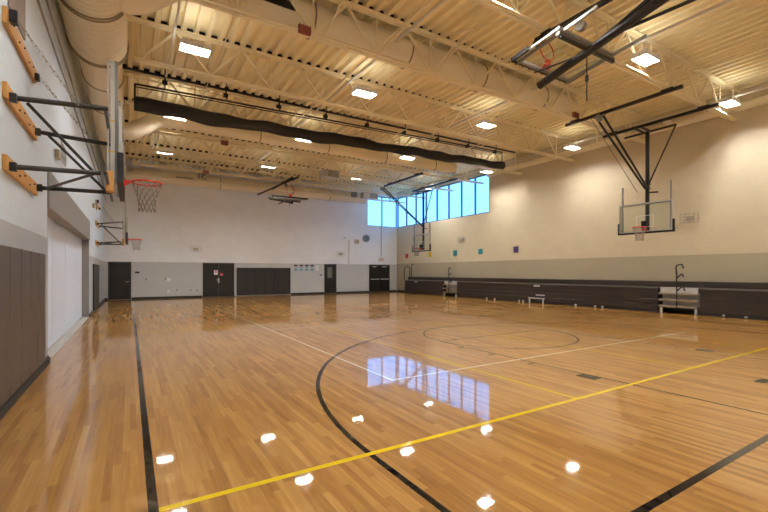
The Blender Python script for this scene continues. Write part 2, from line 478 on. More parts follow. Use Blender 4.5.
n1 = thing('notice', (4.56, YB-.04, 1.38), 'white paper notice with a red square taped on the double door', 'notice')
m = MB(); m.box(4.45, 4.67, YB-.032, YB-.025, 1.38, 1.66); m.build('paper', M['white'], n1)
m = MB(); m.box(4.52, 4.60, YB-.035, YB-.033, 1.5, 1.62); m.build('red_mark', M['signred'], n1)
n1 = thing('notice', (4.9, YB-.04, 1.3), 'smaller red notice with a pale band on the double door', 'notice')
m = MB(); m.box(4.8, 4.98, YB-.032, YB-.025, 1.31, 1.5); m.build('paper', M['signred'], n1)
m = MB(); m.box(4.83, 4.95, YB-.035, YB-.033, 1.36, 1.4); m.build('pale_band', M['white'], n1)

# ------------------------------------------------------------------ wall pads
def pads(y_or_x, n, wdt, start, axis, z0, z1, mat, lab, grp, t=.05):
    for i in range(n):
        a = start+i*wdt; m = MB()
        if axis == 'y': m.bev(XL+.001, XL+t, a+.004, a+wdt-.004, z0, z1, .012)
        else: m.bev(a+.004, a+wdt-.004, YB-t, YB-.001, z0, z1, .004)
        tag(recenter(m.build('wall_pad', mat)), lab(i), 'wall pad', grp)
pads(0, 11, .575, 2.13, 'y', .135, 1.84, M['pad_vinyl'], lambda i: '%s brown-grey vinyl wall pad from the coiling door, low on the near left wall' % ORD[10-i], 'pads on the near left wall')
pads(0, 5, .6, 19.0, 'y', .11, 1.86, M['pad_dark'], lambda i: '%s dark narrow wall pad past the coiling door on the far left wall' % ORD[i], 'pads on the far left wall', .05)
pads(0, 6, .592, 5.8, 'x', .05, 1.83, M['pad_dark'], lambda i: '%s dark wall pad to the right of the double door, back wall' % ORD[i], 'pads on the back wall', .06)
# small wall items on the back wall
wallitem('paper_sheet', 'white sheet hanging right of the four posters', 'sheet', M['white'], 11.18, 11.42, 1.64, 2.04, y=YB-.001)
for i in range(4):
    x0 = 9.58+i*.4
    r = thing('poster', (x0+.14, YB, 1.62), '%s of four blue and navy posters from the left on the back wall' % ORD[i], 'poster', 'four posters beside the pads')
    m = MB(); m.box(x0, x0+.3, YB-.01, YB-.001, 1.62, 2.06); m.build('sheet', M['white'], r)
    m = MB(); m.box(x0+.02, x0+.28, YB-.013, YB-.011, 1.63, 1.8); m.build('blue_picture', M['blue'], r)
    m = MB(); m.box(x0+.02, x0+.28, YB-.013, YB-.011, 1.93, 2.05)
    for q in range(3): m.box(x0+.04+q*.08, x0+.09+q*.08, YB-.013, YB-.011, 1.84, 1.9)
    m.build('dark_print', M['navy'], r)
wallitem('room_sign', 'small dark sign right of the corner door', 'sign', M['door_dark'], .24, .46, 1.48, 1.58, y=YB-.001)
wallitem('room_sign', 'small dark plate left of the narrow door', 'sign', M['door_dark'], 11.5, 11.71, 1.3, 1.38, y=YB-.001)
wallitem('thermostat', 'round white thermostat plate on the grey band of back wall', 'thermostat', M['white'], 1.84, 2.04, 1.0, 1.2, .03, y=YB-.001)
wallitem('outlet_plate', 'white outlet plate below the thermostat', 'outlet', M['white'], 1.86, 2.0, .34, .48, y=YB-.001)
for i, (xx, zz) in enumerate(((.75, 1.08), (1.74, 1.1), (2.35, .42), (3.1, .4), (3.45, .4))):
    wallitem('outlet_plate', ['small grey plate nearest the corner door', 'small grey plate touching left of the thermostat', 'dark outlet just right of the white outlet', 'dark outlet, left of a pair near the notices door', 'dark outlet, right of a pair near the notices door'][i], 'outlet', M['header'], xx, xx+.07, zz, zz+.11, y=YB-.001)
# clock, speakers, strobes, conduit
c = thing('wall_clock', (15.25, YB, 3.88), 'round grey clock high on the back wall near the windows', 'clock')
m = MB(); m.tube([(15.25, YB-.001, 4.1), (15.25, YB-.09, 4.1)], .27, 28); m.build('clock_case', M['clock'], c)
m = MB(); m.ring((15.25, YB-.095, 4.1), .26, .02, 'y'); m.build('clock_rim', M['header'], c)
m = MB(); m.bar((15.25, YB-.1, 4.1), (15.25, YB-.1, 4.27), .015, .01); m.bar((15.25, YB-.1, 4.1), (15.37, YB-.1, 4.05), .015, .01); m.build('clock_hand', M['black_steel'], c)
c = thing('speaker_box', (14.47, YB, 3.68), 'square cream speaker box left of the clock', 'speaker')
m = MB(); m.bev(14.3, 14.64, YB-.14, YB-.001, 3.66, 4.0, .015); m.build('cabinet', M['offwhite'], c)
m = MB(); m.box(14.35, 14.59, YB-.146, YB-.141, 3.71, 3.95); m.build('grille', M['tan'], c)
c = thing('sensor_dome', (13.48, YB, 3.98), 'small round white sensor above the conduit', 'sensor')
m = MB(); m.tube([(13.48, YB-.001, 4.06), (13.48, YB-.05, 4.06)], .09, 16); m.build('base_plate', M['white'], c)
m = MB(); m.ring((13.48, YB-.052, 4.06), .06, .02, 'y', 16, 6); m.build('dome', M['offwhite'], c)
m = MB(); m.tube([(13.82, YB-.03, 2.14), (13.82, YB-.03, 3.95)], .022, 8); tag(recenter(m.build('conduit_pipe', M['tan'])), 'thin vertical conduit between the sensor and the grey band', 'pipe')
m = MB(); m.tube([(16.62, YB-.03, 2.75), (16.62, YB-.03, 5.05)], .022, 8); tag(recenter(m.build('conduit_pipe', M['duct_dark'])), 'brown vertical conduit dropping from window to exit sign', 'pipe')
def wire_guard(x, y, z, label, axis='back'):
    c = thing('wire_guard_strobe', (x, y, z), label, 'strobe')
    m = MB(); g = MB()
    if axis == 'back':
        m.bev(x-.12, x+.12, YB-.07, YB-.001, z+.08, z+.24, .01)
        for q in range(5): g.tube([(x-.3+q*.15, YB-.12, z), (x-.3+q*.15, YB-.12, z+.34)], .006, 5)
        for q in range(4): g.tube([(x-.3, YB-.12, z+q*.113), (x+.3, YB-.12, z+q*.113)], .006, 5)
        for sx in (-.3, .3): g.tube([(x+sx, YB-.12, z+.17), (x+sx, YB-.001, z+.17)], .006, 5)
    else:
        X = XR if axis == 'right' else XL; s = -1 if axis == 'right' else 1
        m.bev(min(X+s*.001, X+s*.07), max(X+s*.001, X+s*.07), y-.12, y+.12, z+.08, z+.24, .01)
        for q in range(5): g.tube([(X+s*.12, y-.3+q*.15, z), (X+s*.12, y-.3+q*.15, z+.34)], .006, 5)
        for q in range(4): g.tube([(X+s*.12, y-.3, z+q*.113), (X+s*.12, y+.3, z+q*.113)], .006, 5)
        for sy in (-.3, .3): g.tube([(X+s*.12, y+sy, z+.17), (X+s*.001, y+sy, z+.17)], .006, 5)
    m.build('strobe_body', M['tan'], c); g.build('wire_guard', M['grey_steel'], c)
wire_guard(3.4, YB, 2.78, 'caged strobe high above and left of the notices door')
wire_guard(13.15, YB, 2.7, 'caged strobe above the narrow door')
wire_guard(XR, 19.8, 3.45, 'caged strobe on right wall below the window row', 'right')
wire_guard(XR, 7.2, 3.42, 'caged strobe on right wall beside the near backboard', 'right')
wire_guard(XL, 9.9, 3.62, 'caged strobe on left wall above the coiling door hood', 'left')
wire_guard(XL, 19.0, 3.9, 'caged strobe on left wall near the far hoop', 'left')
# exit sign
c = thing('exit_sign', (16.62, YB, 2.36), 'white exit sign with red letters above the panic-bar doors', 'exit sign')
m = MB(); m.bev(16.39, 16.87, YB-.08, YB-.001, 2.34, 2.7, .01); m.build('sign_box', M['white'], c)
t = MB(); x0 = 16.27; zb = 2.4; hh = .2; yy = YB-.086
def seg(a, b): t.bar((x0+a[0], yy, zb+a[1]), (x0+b[0], yy, zb+b[1]), .01, .028)
for nm, off in (('E', 0), ('X', .1), ('I', .2), ('T', .27)):
    x0 = 16.45+off
    if nm == 'E': seg((0, 0), (0, hh)); seg((0, 0), (.07, 0)); seg((0, hh/2), (.06, hh/2)); seg((0, hh), (.07, hh))
    if nm == 'X': seg((0, 0), (.08, hh)); seg((.08, 0), (0, hh))
    if nm == 'I': seg((.03, 0), (.03, hh))
    if nm == 'T': seg((.05, 0), (.05, hh)); seg((.005, hh), (.095, hh))
t.build('lettering', M['signred'], c)
# coloured panels, right wall
for col, y, nm in (('signred', 26.0, 'red'), ('yel', 23.15, 'yellow'), ('teal', 20.5, 'teal'), ('teal', 18.2, 'teal'), ('purple', 15.5, 'purple')):
    m = MB(); m.bev(XR-.025, XR-.001, y-.17, y+.17, 2.62, 2.95, .005)
    lb = 'small %s square panel on the right wall' % nm
    if nm == 'teal': lb += ', next to the yellow one' if y > 19 else ', next to the purple one'
    tag(recenter(m.build('wall_panel', M[col])), lb, 'panel', 'coloured panels above the bleachers')
m = MB(); m.box(XL+.001, XL+.02, 6.3, 7.15, 4.62, 6.2); tag(recenter(m.build('acoustic_panel', M['taupe'])), 'tall taupe panel high on the left wall above the top plank', 'panel')

# ------------------------------------------------------------------ roof trusses
truss_y = [2.55, 5.8, 8.68, 11.98, 15.07, 17.9, 20.55, 23.6, 26.1]
tr0 = thing('roof_truss', (0, truss_y[0], 6.82), '', 'truss', 'cream roof trusses')
y = truss_y[0]
m = MB()
for s in (-1, 1):
    m.box(XL, XR, y+s*.06-.045, y+s*.06+.045, ZD-.022, ZD-.002); m.box(XL, XR, min(y+s*.016, y+s*.024), max(y+s*.016, y+s*.024), ZD-.1, ZD-.022)
m.build('top_chord', M['steel_cream'], tr0)
m = MB()
for s in (-1, 1):
    m.box(.08, XR-.1, y+s*.06-.045, y+s*.06+.045, 6.815, 6.835); m.box(.08, XR-.1, min(y+s*.016, y+s*.024), max(y+s*.016, y+s*.024), 6.835, 6.91)
m.build('bottom_chord', M['steel_cream'], tr0)
m = MB(); x = XL-.35; top = []
while x < XR+.2:
    if XL+.02 < x+.1 and x+.29 < XR-.02: top += [(x+.112, ZD-.0015), (x+.13, ZD+.118), (x+.27, ZD+.118), (x+.288, ZD-.0015)]
    x += .3
nv = len(top); vs = []
for yy in (y-.03, y+.03): vs += [(a, yy, b) for a, b in top]+[(a, yy, ZD-.0018) for a, b in top]
fs = []
for i in range(nv-1):
    fs += [(i, i+1, nv+i+1, nv+i), (2*nv+i, 3*nv+i, 3*nv+i+1, 2*nv+i+1), (i, 2*nv+i, 2*nv+i+1, i+1)]
m.add(vs, fs)
m.build('deck_closure', M['closure'], tr0)
wb = None; xs = .2; pitch = 1.65; pan = []
while xs < XR-1.0: pan.append(xs); xs += pitch
first = {}
for i, a in enumerate(pan):
    for kind, p, q in (('r', (a, 6.87), (a+pitch/2, ZD-.06)), ('l', (a+pitch, 6.87), (a+pitch/2, ZD-.06)), ('v', (a, 6.87), (a, ZD-.06))):
        if kind != 'v' and a+pitch > XR-.9: continue
        if kind in first:
            o = first[kind][0].copy(); COL.objects.link(o); o.location = (a-first[kind][1], 0, 0)
        else:
            mm = MB(); mm.bar((p[0], y, p[1]), (q[0], y, q[1]), .034 if kind == 'v' else .05, .034 if kind == 'v' else .05)
            o = mm.build('web_bar', M['steel_cream'], tr0); first[kind] = (o, a)
names = ['spanning the roof nearest the viewer, above the raised near hoop', 'over the raised near hoop, above two black hoop rails', 'in front of the big round duct', 'just before the divider curtain', 'just behind the divider curtain', 'between the curtain and the grey unit heater', 'above the raised far hoop', 'just past the raised far hoop', 'closest to the back wall']
tr0['label'] = 'cream steel roof truss '+names[0]
for yy, nm in zip(truss_y[1:], names[1:]): copy_tree(tr0, (0, yy, 6.82), 'cream steel roof truss '+nm)

# sprinkler / bridging pipes running towards the back wall
for i, (x, z, r_) in enumerate(((1.9, 6.96, .016), (5.1, 6.96, .018), (8.9, 6.96, .016), (12.6, 6.96, .016), (13.58, 7.27, .028))):
    m = MB(); m.tube([(x, 2.0, z), (x, 13.7, z)], r_, 8)
    tag(recenter(m.build('sprinkler_pipe', M['steel_cream'])), '%s thin cream pipe from the left threading the roof trusses lengthwise' % ORD[i], 'pipe', 'pipes through the trusses')
def brace(x0, y0, x1, y1, i):
    m = MB(); m.bar((x0, y0, 7.22), (x1, y1, 8.2), .03, .03); m.bar((x0, y0, 8.18), (x1, y1, 7.24), .03, .03)
    return m
k = 0
for x in (3.7, 6.9, 10.5, 14.4):
    for a, b in zip(truss_y[1:-1], truss_y[2:]):
        if a in (8.68, 11.98, 15.07): continue
        m = MB(); m.bar((x, a+.06, 6.89), (x, b-.06, ZD-.08), .03, .03); m.bar((x+.05, a+.06, ZD-.08), (x+.05, b-.06, 6.89), .03, .03)
        where = {3.7: 'left', 6.9: 'left-middle', 10.5: 'right-middle', 14.4: 'right'}[x]
        tag(recenter(m.build('cross_bridging', M['steel_cream'])), 'cream X bracing in the %s line, %s truss gap counted from the viewer' % (where, ORD[truss_y.index(a)]), 'bracing', 'X bracing between the trusses')

# ------------------------------------------------------------------ ducts
def duct(name, label, pts, r, rings=(), n=32):
    m = MB(); m.tube(pts, r, n); o = m.build('branch_duct', M['duct'], DUCT); o['label'] = label
    for (c, rr, ax) in rings:
        m = MB(); m.ring(c, rr, .022, ax, 36, 6); m.build('joint_band', M['duct_dark'], o)
    return o
def curve(pts, k=6):
    """round the corners of a polyline"""
    P = [Vector(p) for p in pts]; out = [P[0]]
    for i in range(1, len(P)-1):
        a, b, c = P[i-1], P[i], P[i+1]; l = min((b-a).length, (c-b).length)*.45
        s = b+(a-b).normalized()*l; e = b+(c-b).normalized()*l
        for j in range(k+1):
            t = j/k; out.append(s*(1-t)**2+b*2*t*(1-t)+e*t*t)
    out.append(P[-1]); return [tuple(p) for p in out]
# spiral main along the left wall
lx, lz = -.6, 6.72
o = DUCT = thing('spiral_duct', (lx, -1, lz), 'fat cream spiral duct along the left wall with three branches crossing the gym', 'duct')
m = MB(); m.tube([(lx, -1.4, lz), (lx, 11.2, lz), (lx, 11.6, lz)], [.55, .55, .44], 48)
m.build('duct_body', M['duct'], o)
sp = MB(); p = []
tt = 0.0
pts = []
yy = 4.0
while yy < 11.1:
    a = tt*2*PI; pts.append((lx+.553*math.cos(a), yy, lz+.553*math.sin(a))); tt += 1/28; yy += .145/28
sp.tube(pts, .007, 5); sp.build('spiral_seam', M['duct'], o)
m = MB(); m.tube([(lx, 11.6, lz), (lx, 26.35, lz)], .44, 40); m.build('narrow_run', M['duct'], o)
for yy, rr in ((7.6, .565), (9.15, .565), (9.25, .56), (11.15, .565), (11.25, .56), (13.0, .45), (14.9, .45), (19.0, .45), (22.5, .45)):
    m = MB(); m.ring((lx, yy, lz), rr, .018, 'y', 40, 6); m.build('joint_band', M['duct_dark'], o)
# crosswise ducts
o = duct('crosswise_duct', 'big round cream duct behind the third truss over the near court', curve([(-.5, 9.12, 6.75), (.05, 9.12, 6.8), (.8, 9.12, 7.43), (1.5, 9.12, 7.43), (13.4, 9.12, 7.43)]), .37,
     [((x, 9.12, 7.43), .372, 'x') for x in (3.6, 6.3, 9.0, 11.8)])
m = MB()
m.box(2.2, 3.1, 8.735, 8.76, 7.3, 7.47); m.build('register', M['closure'], o)
o = duct('crosswise_duct', 'round cream duct behind the divider curtain', curve([(-.5, 17.0, 6.45), (.0, 17.0, 6.45), (.92, 17.0, 7.1), (1.65, 17.0, 7.13), (14.9, 17.0, 7.13)]), .28,
     [((x, 17.0, 7.13), .285, 'x') for x in (4.5, 7.5, 10.5, 13.5)])
o = duct('crosswise_duct', 'pale round duct along the top of the back wall', curve([(lx, 26.3, 6.7), (.1, 26.8, 6.9), (1.0, 26.9, 7.02), (2.0, 26.9, 7.02), (14.9, 26.9, 7.02)]), .38,
     [((x, 26.9, 7.02), .39, 'x') for x in (4.7, 9.2, 12.0)])
m = MB(); m.box(2.25, 3.15, 26.505, 26.535, 6.92, 7.07); m.build('register', M['header'], o)
m = MB(); m.tube([(17.5, -1.3, 7.12), (17.5, 17.0, 7.12)], .13, 20)
o = thing('wall_duct', (17.5, -1.3, 7.0), 'slim cream duct running along the top of the right wall', 'duct'); m.build('duct_body', M['duct'], o)
for yy in (7.6, 8.5):
    m = MB(); m.tube([(17.35, yy, 7.15), (17.1, yy, 7.22), (17.0, yy, 7.3)], .11, 16); m.build('take_off', M['duct'], o)
for yy in (3, 6.5, 10.5, 15):
    m = MB(); m.box(17.48, 17.52, yy, yy+.04, 7.24, ZD); m.build('hanger', M['steel_cream'], o)
for xx, zz, lb in ((XL+.06, 5.5, 'lower'), (XL+.05, 5.95, 'upper')):
    m = MB(); m.tube([(xx, 2.0, zz), (xx, YB-.1, zz)], .018, 8); tag(recenter(m.build('wall_conduit', M['header'])), '%s of two thin conduits running high along the left wall' % lb, 'pipe', 'conduits on the left wall')
# grilles / boxes hung high
c = thing('mesh_box_speaker', (3.65, 26.3, 7.0), 'grey mesh-fronted speaker in front of the back duct', 'speaker')
m = MB(); m.bev(3.42, 3.85, 26.3, 26.49, 7.0, 7.38, .03); m.build('cabinet', M['header'], c)
m = MB(); m.tube([(3.63, 26.4, 7.38), (3.63, 26.4, ZD-.005)], .012, 6); m.build('hanger', M['steel_cream'], c)
c = thing('unit_heater', (8.55, 19.2, 6.3), 'grey boxy unit heater hanging left of the far windows', 'heater')
m = MB(); m.bev(8.15, 9.05, 19.0, 19.5, 6.32, 6.68, .02); m.build('cabinet', M['silver'], c)
m = MB()
for q in range(5): m.box(8.42, 9.0, 18.985, 19.0, 6.36+q*.06, 6.39+q*.06)
m.build('louvre', M['header'], c)
m = MB(); m.tube([(8.6, 19.2, 6.68), (8.6, 19.2, ZD-.005)], .015, 6); m.build('hanger', M['steel_cream'], c)
c = thing('hanging_speaker', (13.0, 25, 6.65), 'small dark speaker hanging before the back duct near the windows', 'speaker')
m = MB(); m.bev(12.85, 13.2, 24.85, 25.15, 6.66, 6.98, .03); m.build('cabinet', M['header'], c)
m = MB(); m.tube([(13.02, 25, 6.98), (13.02, 25, ZD-.005)], .012, 6); m.build('hanger', M['steel_cream'], c)
c = thing('unit_heater', (14.2, 25, 6.6), 'pale boxy unit heater right of the small dark speaker', 'heater')
m = MB(); m.bev(13.6, 14.75, 24.7, 25.2, 6.62, 7.05, .02); m.build('cabinet', M['offwhite'], c)
m = MB()
for q in range(5): m.box(14.1, 14.7, 24.685, 24.7, 6.66+q*.07, 6.7+q*.07)
m.build('louvre', M['header'], c)
m = MB(); m.tube([(14.2, 25, 7.05), (14.2, 25, ZD-.005)], .015, 6); m.build('hanger', M['steel_cream'], c)
for i, (x, y, z, lb) in enumerate(((3.25, 8.68, 6.87, 'on the truss before the big duct'), (13.0, 8.68, 6.95, 'at the end of the left black hoop rail'), (3.3, 17.9, 6.87, 'on the truss behind the curtain'), (3.42, 23.6, 6.87, 'beside the mesh speaker at the back'))):
    c = thing('conduit_box', (x, y, z), 'small oxide red box '+lb, 'box', 'red boxes on the trusses')
    m = MB(); m.bev(x-.14, x+.14, y-.14, y-.06, z-.12, z+.06, .01); m.build('housing', M['redbox'], c)
    m = MB()
    for q in range(4): m.tube([(x-.12+q*.08, y-.15, z-.13), (x-.12+q*.08, y-.15, z+.07)], .008, 5)
    m.build('wire_cage', M['redbox'], c)

# ------------------------------------------------------------------ lamps
def make_lamp(x, y):
    o = thing('ceiling_light', (x, y, 7.07), '', 'light', 'linear high bay lights')
    m = MB(); m.bev(x-.34, x+.34, y-.19, y+.19, 7.085, 7.135, .01)
    m.box(x-.34, x+.34, y-.19, y-.18, 7.0, 7.085); m.box(x-.34, x+.34, y+.18, y+.19, 7.0, 7.085); m.box(x-.34, x-.33, y-.18, y+.18, 7.0, 7.085); m.box(x+.33, x+.34, y-.18, y+.18, 7.0, 7.085)  # side skirts added to block light at grazing angles
    m.build('housing', M['white'], o)
    for s in (-1, 1):
        m = MB(); m.box(x-.31, x+.31, y+s*.095-.055, y+s*.095+.055, 7.05, 7.084); m.build('lens', M['lens'], o)
    m = MB()
    for q in range(-2, 3): m.box(x+q*.13-.003, x+q*.13+.003, y-.178, y+.178, 7.0, 7.045)
    m.box(x-.328, x+.328, y-.004, y+.004, 7.0, 7.046)
    m.build('baffle', M['header'], o)  # fins added to cut the light on the upper right wall
    m = MB(); m.box(x-.3, x+.3, y-.12, y+.12, 7.136, 7.14); m.build('uplight', M['uplens'], o)  # added upward glow that fills the roof deck with light
    for s in (-1, 1):
        m = MB(); m.tube([(x+s*.3, y, 7.14), (x+s*.3, y, ZD-.005)], .008, 5); m.build('hanger', M['steel_cream'], o)
    return o
lx_ = [1.36, 6.12, 11.3, 16.55]; ly_ = [.4, 5.5, 11.08, 16.2, 21.3]  # nearest row is unseen, added to light the foreground
rown = ['added out of view behind the viewer', 'row above the near hoops', 'row before the curtain', 'row just behind the curtain', 'far row by the raised far hoop']
coln = ['left column', 'left-middle column', 'right-middle column', 'column along the right wall']
l0 = None
for j, yy in enumerate(ly_):
    for i, xx in enumerate(lx_):
        lb = 'bright rectangular ceiling light, %s, %s' % (coln[i], rown[j])
        if l0 is None: l0 = make_lamp(xx, yy); l0['label'] = lb
        else: copy_tree(l0, (xx, yy, 7.07), lb)
for i, xx in enumerate(lx_):
    xs = xx-.45 if i != 3 else xx+.42
    for a, b, nm in ((2.6, 8.65, 'nearest the viewer'), (9.6, 13.75, 'just before the curtain'), (14.4, 16.6, 'behind the curtain'), (17.4, 25.0, 'furthest back')):
        m = MB(); m.box(xs-.025, xs+.025, a, b, 7.3, 7.345)
        tag(recenter(m.build('lighting_strut', M['offwhite'])), 'pale light strut, %s, %s' % (coln[i], nm), 'strut', 'lighting struts')

# ------------------------------------------------------------------ divider curtain
cy = 14.05
o = thing('divider_curtain', (7.6, cy, 6.2), 'long rolled-up black divider curtain hanging across the gym', 'curtain')
m = MB(); m.bar((-.75, cy, 7.44), (16.2, cy-.1, 7.46), .06, .06); m.build('track', M['black_steel'], o)
m = MB(); m.tube([(.12, cy, 7.04), (15.3, cy-.1, 7.33)], .03, 8); m.build('top_batten', M['black_steel'], o)
m = MB(); m.tube([(.12, cy, 6.96), (15.3, cy-.1, 7.26)], .018, 8); m.build('top_batten', M['black_steel'], o)
m = MB(); m.tube([(-.75, cy+.15, 7.28), (16.2, cy+.05, 7.4)], .018, 8); m.build('drive_shaft', M['steel_cream'], o)
for i in range(9):
    x = .9+i*1.75; z1 = 7.04+(7.33-7.04)*(x-.12)/15.2; yy = cy-.1*(x/15)
    m = MB(); m.box(x-.015, x+.015, yy-.015, yy+.015, z1, 7.42); m.tube([(x-.07, yy+.1, 7.3), (x+.07, yy+.1, 7.3)], .07, 12)
    m.box(x-.02, x+.02, yy, yy+.12, 7.34, 7.4); m.box(x-.012, x+.012, yy-.012, yy+.012, 7.4, ZD); m.build('hanger', M['black_steel'], o)
m = MB(); N_ = 60
for i in range(N_):
    pass
vs = []
for i in range(N_+1):
    t = i/N_; x = .12+15.2*t; yy = cy-.1*t
    zt = 6.96+.3*t; zb = 6.55+.28*t+.04*math.sin(9*t)
    vs += [(x, yy-.004, zb), (x, yy-.004, zt)]
m.add(vs, [(2*i, 2*i+2, 2*i+3, 2*i+1) for i in range(N_)]); m.build('mesh_panel', M['mesh'], o)
m = MB(); m.smooth = True; vs = []; K = 14; NB = 150
for i in range(NB+1):
    t = i/NB; x = .1+15.3*t; yy = cy-.1*t
    zc = 6.45+.26*t-.07*math.sin(PI*t)+.025*math.sin(31*t)+.015*math.sin(77*t+1)
    hh = .2-.035*t+.02*math.sin(19*t)+.012*math.sin(53*t)
    ww = .13+.02*math.sin(23*t+2)
    for k in range(K):
        a = 2*PI*k/K; rr = 1+.12*math.sin(5*a+9*t)
        vs.append((x, yy+ww*math.cos(a)*rr, zc+hh*math.sin(a)*rr))
fs = [(i*K+k, i*K+(k+1) % K, (i+1)*K+(k+1) % K, (i+1)*K+k) for i in range(NB) for k in range(K)]
fs += [list(range(K))[::-1], [NB*K+k for k in range(K)]]
m.add(vs, fs); m.build('gathered_vinyl', M['vinyl_black'], o)
m = MB(); m.tube([(.12, cy, 7.04), (.12, cy, 6.45)], .025, 8); m.build('end_pipe', M['black_steel'], o)
m = MB(); m.tube([(15.3, cy-.1, 7.33), (15.3, cy-.1, 6.7)], .02, 8); m.build('end_pipe', M['black_steel'], o)

# ------------------------------------------------------------------ basketball backboards
def board_parts(root, T, net=True, sag=True, target=True):
    """board in local frame: u across, n towards court, up; T maps (u, n, up) to world.  origin = bottom centre of glass"""
    def P(u, n_, z): return T(u, n_, z)
    def bx(m, u0, u1, n0, n1, z0, z1):
        vs = [P(u, n_, z) for u in (u0, u1) for n_ in (n0, n1) for z in (z0, z1)]
        m.add(vs, [(0, 1, 3, 2), (4, 6, 7, 5), (0, 4, 5, 1), (2, 3, 7, 6), (0, 2, 6, 4), (1, 5, 7, 3)])
    W, H = .915, 1.07
    m = MB(); bx(m, -W+.04, W-.04, -.008, .008, .04, H-.04); gl = m.build('glass', M['board_glass'], root)
    m = MB(); bx(m, -W, W, -.022, .022, 0, .045); bx(m, -W, W, -.022, .022, H-.045, H); bx(m, -W, -W+.045, -.022, .022, .045, H-.045); bx(m, W-.045, W, -.022, .022, .045, H-.045)
    m.build('board_frame', M['silver'], root)
    m = MB()
    for (a, b, c, e) in ((-.305, .305, .17, .19), (-.305, .305, .585, .605), (-.305, -.285, .19, .585), (.285, .305, .19, .585)): bx(m, a, b, .009, .012, c, e)
    m.build('target_square', M['white'], root)
    m = MB(); bx(m, -W-.05, W+.05, -.04, .04, -.06, .0); bx(m, -W-.05, -W, -.04, .04, 0, .38); bx(m, W, W+.05, -.04, .04, 0, .38)
    m.build('edge_padding', M['black_pad'], root)
    for s in (-1, 1):
        m = MB(); bx(m, s*.83-.02, s*.83+.02, -.085, -.03, .0, 1.75); m.build('upright', M['grey_steel'], root)
    for a, b in ((1.0, 1.05), (.01, .05)):
        m = MB(); bx(m, -.83, .83, -.06, -.035, a, b); m.build('cross_strut', M['grey_steel'], root)
    m = MB(); R = .2286; c = Vector((0, .14+R, .15))
    pts = [P(R*math.cos(2*PI*i/32), c.y+R*math.sin(2*PI*i/32), .15) for i in range(32)]
    m.tube(pts, .014, 8, closed=True)
    bx(m, -.09, .09, .008, .03, .03, .19)
    vs = [P(*q) for q in [(-.07, .03, .16), (.07, .03, .16), (.06, .17, .157), (-.06, .17, .157), (-.07, .03, .06), (.07, .03, .06), (.05, .15, .14), (-.05, .15, .14)]]
    m.add(vs, [(0, 1, 2, 3), (4, 7, 6, 5), (0, 4, 5, 1), (1, 5, 6, 2), (2, 6, 7, 3), (3, 7, 4, 0)])
    rim = m.build('rim', M['red'], root)
    if net:
        m = MB(); rows = 6; n_ = 12
        def np_(k, r):
            rad = [.2286, .2, .17, .148, .132, .125, .13][r]
            a = 2*PI*(k+.5*(r % 2))/n_
            return P(rad*math.cos(a), c.y+rad*math.sin(a), .14-r*.08)
        for k in range(n_):
            for r in range(rows):
                k2 = k+(1 if r % 2 else 0)
                m.tube([np_(k, r), np_(k2, r+1)], .006, 4); m.tube([np_(k, r), np_(k2-1, r+1)], .006, 4)
        m.build('hoop_net', M['net'], rim)
    return gl

